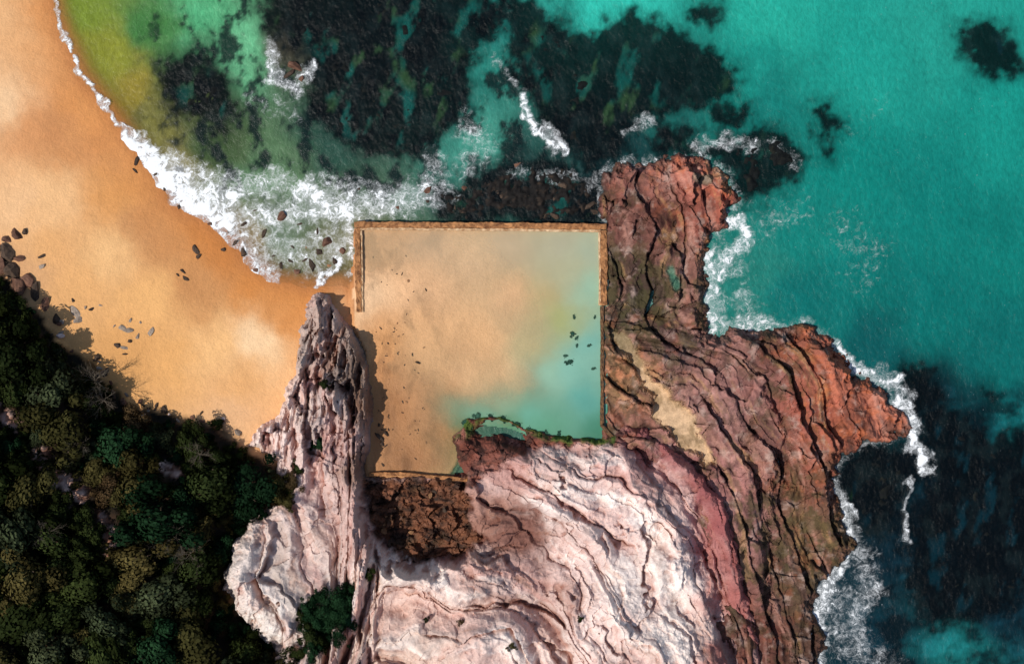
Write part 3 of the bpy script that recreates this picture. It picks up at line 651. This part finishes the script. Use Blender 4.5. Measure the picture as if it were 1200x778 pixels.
def add_boulder(px,py,r,kd,z,where,elong=1.0,group="boulders scattered along the shore",name="boulder",cat="boulder"):
    ob=bpy.data.objects.new(name,random.choice(BM[kd])); col.objects.link(ob)
    x,y=p2w(px,py,max(z,0)); ob.location=(x,y,z+r*0.12)
    ob.scale=(r*elong,r*random.uniform(.6,.95),r*random.uniform(.4,.6)); ob.rotation_euler=(random.uniform(-.2,.2),random.uniform(-.2,.2),random.uniform(0,6.28))
    ob["label"]=LB[kd]+" "+where; ob["category"]=cat; ob["group"]=group
    return ob
for px,py,r,kd in [(160,190,.55,'d'),(158,200,.4,'d'),(230,294,.65,'d'),(233,301,.4,'d'),(214,318,.4,'d'),(217,326,.45,'d'),(208,322,.3,'d'),(268,272,.55,'d'),(276,284,.6,'d'),(262,292,.4,'d'),(286,296,.7,'d'),(300,316,.5,'r'),(182,205,.4,'d'),(193,222,.35,'d'),(210,243,.45,'d'),(246,262,.4,'r'),
  (134,382,.35,'g'),(142,384,.5,'g'),(150,387,.6,'g'),(162,394,.45,'g'),(176,389,.5,'g'),(165,378,.25,'g'),(152,376,.3,'g'),(118,358,.3,'g'),(108,362,.4,'d'),(100,360,.3,'g'),(88,366,.7,'g'),(93,376,.6,'g'),(138,404,.5,'d'),(146,408,.45,'g'),(152,400,.4,'d'),(146,415,.35,'d'),(86,352,.35,'d'),(50,300,.5,'d'),(48,312,.4,'g'),
  (20,275,1.0,'r'),(8,281,.8,'r'),(30,272,.5,'d'),(8,298,1.5,'d'),(22,303,1.0,'r'),(0,310,1.6,'r'),(16,318,1.5,'d'),(30,330,1.3,'r'),(42,345,1.3,'d'),(54,358,1.0,'r'),(20,334,1.4,'r'),(66,374,.8,'d'),(-8,292,1.2,'r')]:
    x,y=p2w(px,py); add_boulder(px,py,r,kd,ground_z(x,y)-r*.12,"half buried in the beach sand",random.uniform(1,1.4))
for px,py,r,kd in [(345,78,1.2,'r'),(338,88,.8,'d'),(352,92,.8,'r'),(330,252,.8,'r'),(384,284,1.1,'r'),(376,296,.9,'d'),(502,222,.8,'r'),(500,236,.6,'d'),(606,196,1.0,'r'),(420,222,.5,'d'),(352,262,.5,'d'),(310,272,.6,'d'),(286,262,.5,'d'),(366,312,.8,'d'),(348,318,.6,'r'),(330,312,.5,'d'),(392,306,.7,'d'),(402,294,.6,'r'),(300,246,.4,'d'),(465,244,.4,'r'),(358,304,.5,'d'),(340,306,.4,'d'),(320,300,.4,'d'),(372,272,.5,'d'),(386,312,.5,'s'),(360,288,.4,'s'),(344,290,.35,'d')]:
    add_boulder(px,py,r,kd,random.uniform(-.3,-.08)*r*1.4,"awash in the foaming shallows",1.25)
rs=random.Random(21)
for i in range(26):
    px=rs.uniform(512,700); py=rs.uniform(210+abs(px-610)*0.12,258)
    add_boulder(px,py,rs.choice([.3,.4,.5,.7]),rs.choice('dddddr'),rs.uniform(-.3,-.12),"awash beside the sea wall",1.25)
for i in range(30):
    px=random.uniform(440,560); py=random.uniform(566,645)
    if sdf(np.array([px]),np.array([py]),PIT)[0]<4: continue
    add_boulder(px,py,random.uniform(.2,.6),random.choice('dsrr'),0.85+1.0*max(0,(px-530)/40),"in the hollow below the pale cliff",1.2)
for i in range(40):
    t=random.random(); e=[(60,385),(95,420),(130,450),(152,478),(200,488),(250,500),(290,510)]
    k=int(t*6); u=t*6-k; px=e[k][0]+(e[k+1][0]-e[k][0])*u+random.gauss(0,7); py=e[k][1]+(e[k+1][1]-e[k][1])*u+random.gauss(-2,6)
    x,y=p2w(px,py); add_boulder(px,py,random.uniform(.25,.65),random.choice('drgp'),ground_z(x,y),"at the foot of the scrub",1.2)
rs=random.Random(5)
for i in range(120):
    px=rs.gauss(452,20); py=rs.uniform(300,548)
    if rs.random()<0.25: px=rs.uniform(445,500)
    if not (436<px<520): continue
    if rs.random()<0.45: py=rs.choice([382,388,405,485,510,420,330])+rs.gauss(0,7)
    add_boulder(px,py,rs.choice([.1,.12,.14,.18,.25 if px<460 else .16]),rs.choice('dds'),0.5,"lying on the pool sand",1.5,"stones on the pool sand","stone","stone")
for px,py,r in [(490,425,.3),(445,512,.6),(452,508,.4),(448,520,.35),(444,498,.25)]: add_boulder(px,py,r,'d',0.55,"lying on the pool sand",1.3,"stones on the pool sand","stone","stone")

# ---------------------------------------------------------------- plants
def crown_mesh(name,seed,mat,nl=2600,ls=0.085,flat=0.6,lobes=12):
    r=np.random.RandomState(seed)
    L=[(0,0,0.35,0.5)]
    for i in range(lobes):
        a=r.rand()*6.28; q=r.uniform(0.3,1.0); L.append((math.cos(a)*q*r.uniform(.7,1.2),math.sin(a)*q,r.uniform(0.05,0.6)*flat*(1.15-q*.6),r.uniform(0.15,0.36)))
    L=np.array(L); w=L[:,3]**2; w/=w.sum()
    idx=r.choice(len(L),nl,p=w)
    dirs=r.randn(nl,3); dirs/=np.linalg.norm(dirs,axis=1)[:,None]; dirs[:,2]=np.abs(dirs[:,2])*0.9-0.15
    rad=L[idx,3]*r.uniform(0.6,1.22,nl)
    P=L[idx,:3]+dirs*rad[:,None]*np.array([1,1,0.85])
    nrm=dirs+r.randn(nl,3)*0.3; nrm/=np.linalg.norm(nrm,axis=1)[:,None]
    up=r.randn(nl,3); a=np.cross(nrm,up); a/=np.linalg.norm(a,axis=1)[:,None]; b=np.cross(nrm,a)
    s=ls*r.uniform(0.5,1.4,nl)[:,None]
    V=np.stack([P-a*s*0.5,P-b*s*0.4,P+a*s*0.5,P+b*s*0.4],1).reshape(-1,3)
    me=bpy.data.meshes.new(name)
    F=np.arange(nl*4)
    me.vertices.add(nl*4); me.vertices.foreach_set("co",V.astype(np.float32).ravel())
    me.loops.add(nl*4); me.loops.foreach_set("vertex_index",F.astype(np.int32))
    me.polygons.add(nl); me.polygons.foreach_set("loop_start",np.arange(0,nl*4,4,dtype=np.int32)); me.update(calc_edges=True)
    at=me.attributes.new("tint",'FLOAT','POINT')
    lob=r.uniform(0.6,1.3,len(L))[idx]
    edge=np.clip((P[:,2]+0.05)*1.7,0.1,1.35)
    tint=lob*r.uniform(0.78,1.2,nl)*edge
    at.data.foreach_set("value",np.repeat(tint,4).astype(np.float32)); me.materials.append(mat); return me
M_BARK=mat_simple("bark",(60,48,38),(104,88,72),6,0.9,0.5,0.05,True)
M_DEAD=mat_simple("bare_twigs",(62,54,44),(116,106,92),6,0.9,0.4,0.05,True)
def branch_mesh(name,seed,mat,n=7,length=0.6,depth=1,th=0.05):
    rs=random.Random(seed); V=[];F=[]
    def tube(a,b,r0,r1):
        d=(b-a).normalized(); u=d.orthogonal().normalized(); w=d.cross(u); k=len(V)
        for c,r in ((a,r0),(b,r1)):
            for j in range(5):
                an=j*2*math.pi/5; V.append(c+u*math.cos(an)*r+w*math.sin(an)*r)
        for j in range(5): F.append((k+j,k+(j+1)%5,k+5+(j+1)%5,k+5+j))
    def grow(p,d,l,r,dep):
        q=p
        for s in range(3):
            d=(d+Vector((rs.gauss(0,.18),rs.gauss(0,.18),rs.gauss(0,.12)))).normalized()
            q2=q+d*l/3; tube(q,q2,r*(1-s*.22),r*(1-(s+1)*.22)); q=q2
            if dep>0:
                for _ in range(2): grow(q,(d+Vector((rs.gauss(0,.6),rs.gauss(0,.6),rs.gauss(0,.3)))).normalized(),l*.55,r*.45,dep-1)
    tube(Vector((0,0,-0.5)),Vector((0,0,0.1)),th*1.6,th*1.2)
    for i in range(n):
        a=i*6.28/n+rs.uniform(-.4,.4); grow(Vector((0,0,0.08)),Vector((math.cos(a),math.sin(a),rs.uniform(.3,1.0))).normalized(),length*rs.uniform(.7,1.1),th,depth)
    me=bpy.data.meshes.new(name); me.from_pydata([tuple(v) for v in V],[],F); me.update(); me.materials.append(mat); return me
LM=[("dark green rounded coastal shrub",mat_leaf("leaf_dark",(32,40,20),(50,58,28))),
    ("deep green dense coastal shrub",mat_leaf("leaf_deep",(22,40,24),(32,56,34))),
    ("olive brown dry coastal shrub",mat_leaf("leaf_olive",(58,56,30),(84,74,42))),
    ("grey-green coastal shrub",mat_leaf("leaf_grey",(46,54,36),(68,74,50))),
    ("brownish half-dead coastal shrub",mat_leaf("leaf_brown",(66,54,36),(86,68,46)))]
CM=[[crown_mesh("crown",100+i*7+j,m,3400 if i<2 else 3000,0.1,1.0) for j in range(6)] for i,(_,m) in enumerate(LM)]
TM=[branch_mesh("trunk",i,M_BARK,5,0.55,0,0.06) for i in range(3)]
def cliff_z(x,y):
    j=int(round((x+35)/0.1)); i=int(round((y+54)/0.1))
    if 0<=i<Zc.shape[0] and 0<=j<Zc.shape[1]: return float(Zc[i,j])
    return -9
def topz(px,py):
    z=2
    for _ in range(3):
        x,y=p2w(px,py,z); z=max(ground_z(x,y),cliff_z(x,y))
    return x,y,z
def add_plant(px,py,R,kd,where="on the dark hillside"):
    x,y,z=topz(px,py)
    e=bpy.data.objects.new("coastal_shrub",None); col.objects.link(e); e.location=(x,y,z+R*0.25); e.rotation_euler=(0,0,random.uniform(0,6.28))
    e.scale=(R*random.uniform(.95,1.35),R*random.uniform(.75,1.1),R*random.uniform(.7,1.15))
    e["label"]=LM[kd][0]+" "+where; e["category"]="shrub"; e["group"]="shrubs on the hillside"
    for nm,me in (("trunk",random.choice(TM)),("crown",random.choice(CM[kd]))):
        o=bpy.data.objects.new(nm,me); col.objects.link(o); o.parent=e
pts=[]
ra=random.Random(3)
for rad_set,num in (([2.9,4.2],6000),([1.6,2.4],6000),([0.7,1.3],7000)):
    cand=np.array([(ra.uniform(-50,400),ra.uniform(310,830)) for _ in range(num)])
    dv_=sdf(cand[:,0],cand[:,1],VEG)/10; sd_=scard(cand[:,0],cand[:,1])
    for (px,py),dd,sd in zip(cand,dv_,sd_):
        R=ra.uniform(*rad_set)
        if dd<R*0.95 or sd<R*7.5 or len(pts)>=262: continue
        if rad_set[0]>2 and ra.random()<0.5: continue
        if all((px-a)**2+(py-b)**2>((R+c)*6.0)**2 for a,b,c in pts): pts.append((px,py,R))
for px,py,R in pts:
    v=fbm(np.array([px/90.]),np.array([py/90.]),2,3)[0]+ra.gauss(0,.45)
    kd=0 if v<-0.05 else (1 if v<0.25 else (3 if v<0.55 else (2 if v<1.0 else 4)))
    add_plant(px,py,R*1.15,kd)
for px,py,R,kd in [(368,705,1.6,1),(395,700,1.9,1),(412,690,1.2,1),(385,730,2.0,1),(365,745,1.7,0),(398,745,1.4,1),(405,722,1.5,1),(356,722,1.2,0),(352,765,1.5,0),(378,715,1.7,1),(392,718,1.6,1),(372,728,1.6,1),(402,706,1.5,1),(382,748,1.5,0),(366,760,1.5,1),(360,735,1.4,1),(375,520,1.0,1),(366,521,.6,1),(380,451,.7,0),(325,572,2.2,2),(345,565,1.2,4),(338,588,1.2,2),(432,672,.8,0),(268,655,.7,0),(240,628,1.2,0),(255,495,.9,0),(350,548,.8,0),(600,757,.6,2),(680,724,.45,0),(500,725,.4,0),(540,728,.45,4)]:
    add_plant(px,py,R,kd,"growing on the pale rock")
DM=[branch_mesh("bare_shrub",50+i,M_DEAD,9,1.0,2,0.022) for i in range(3)]
for px,py,R in [(118,445,2.2),(128,468,2.0),(212,628,2.4),(228,645,2.0),(100,520,1.6),(60,620,1.6),(238,530,1.4)]:
    x,y,z=topz(px,py)
    o=bpy.data.objects.new("bare_shrub",random.choice(DM)); col.objects.link(o); o.location=(x,y,z+2.2); o.scale=(R,R*.8,R); o.rotation_euler=(0,0,random.uniform(0,6))
    o["label"]="leafless grey shrub among green scrub"; o["category"]="shrub"; o["group"]="bare shrubs on the hillside"
WM=[crown_mesh("seaweed",900+i,mat_leaf("weed_leaf%d"%i,(40,70,58),(56,88,72)),500,0.22,0.9,7) for i in range(3)]
for px,py,R in [(671,391,.55),(676,396,.4),(668,424,.65),(673,372,.4),(690,405,.4),(697,372,.35),(663,417,.4),(695,432,.4),(676,405,.35),(560,487,.7),(575,488,.6),(590,490,.6),(606,497,.7),(620,503,.6),(546,494,.7),(640,507,.5),(655,509,.5)]:
    o=bpy.data.objects.new("seaweed",random.choice(WM)); col.objects.link(o); x,y=p2w(px,py,.5); o.location=(x,y,0.54); o.scale=(R,R*.8,R*.2); o.rotation_euler=(0,0,random.uniform(0,6))
    o["label"]="dark green seaweed clump in the pool"; o["category"]="seaweed"; o["group"]="seaweed clumps in the pool"

# ---------------------------------------------------------------- camera, light
cam=bpy.data.cameras.new("camera"); co=bpy.data.objects.new("camera",cam); col.objects.link(co)
co.location=(0,0,CH); co.rotation_euler=(0,0,0); cam.sensor_width=36; cam.lens=36*CH/120.0; cam.clip_end=5000
scene.camera=co
el=math.radians(54); az=math.radians(22)
dv=Vector((math.cos(el)*math.cos(az),math.cos(el)*math.sin(az),-math.sin(el)))
su=bpy.data.lights.new("sun",'SUN'); su.energy=3.8; su.angle=math.radians(0.6); su.color=(1,0.95,0.88)
so=bpy.data.objects.new("sun",su); so.rotation_euler=dv.to_track_quat('-Z','Y').to_euler(); col.objects.link(so)
w=bpy.data.worlds.new("World"); scene.world=w; w.use_nodes=True
nt=w.node_tree; sky=nt.nodes.new("ShaderNodeTexSky"); sky.sky_type='NISHITA'; sky.sun_disc=False
sky.sun_elevation=el; sky.sun_rotation=math.atan2(-dv.x,-dv.y)
nt.links.new(sky.outputs[0],nt.nodes["Background"].inputs[0]); nt.nodes["Background"].inputs[1].default_value=0.1
scene.view_settings.view_transform='Standard'; scene.view_settings.look='None'; scene.view_settings.exposure=0
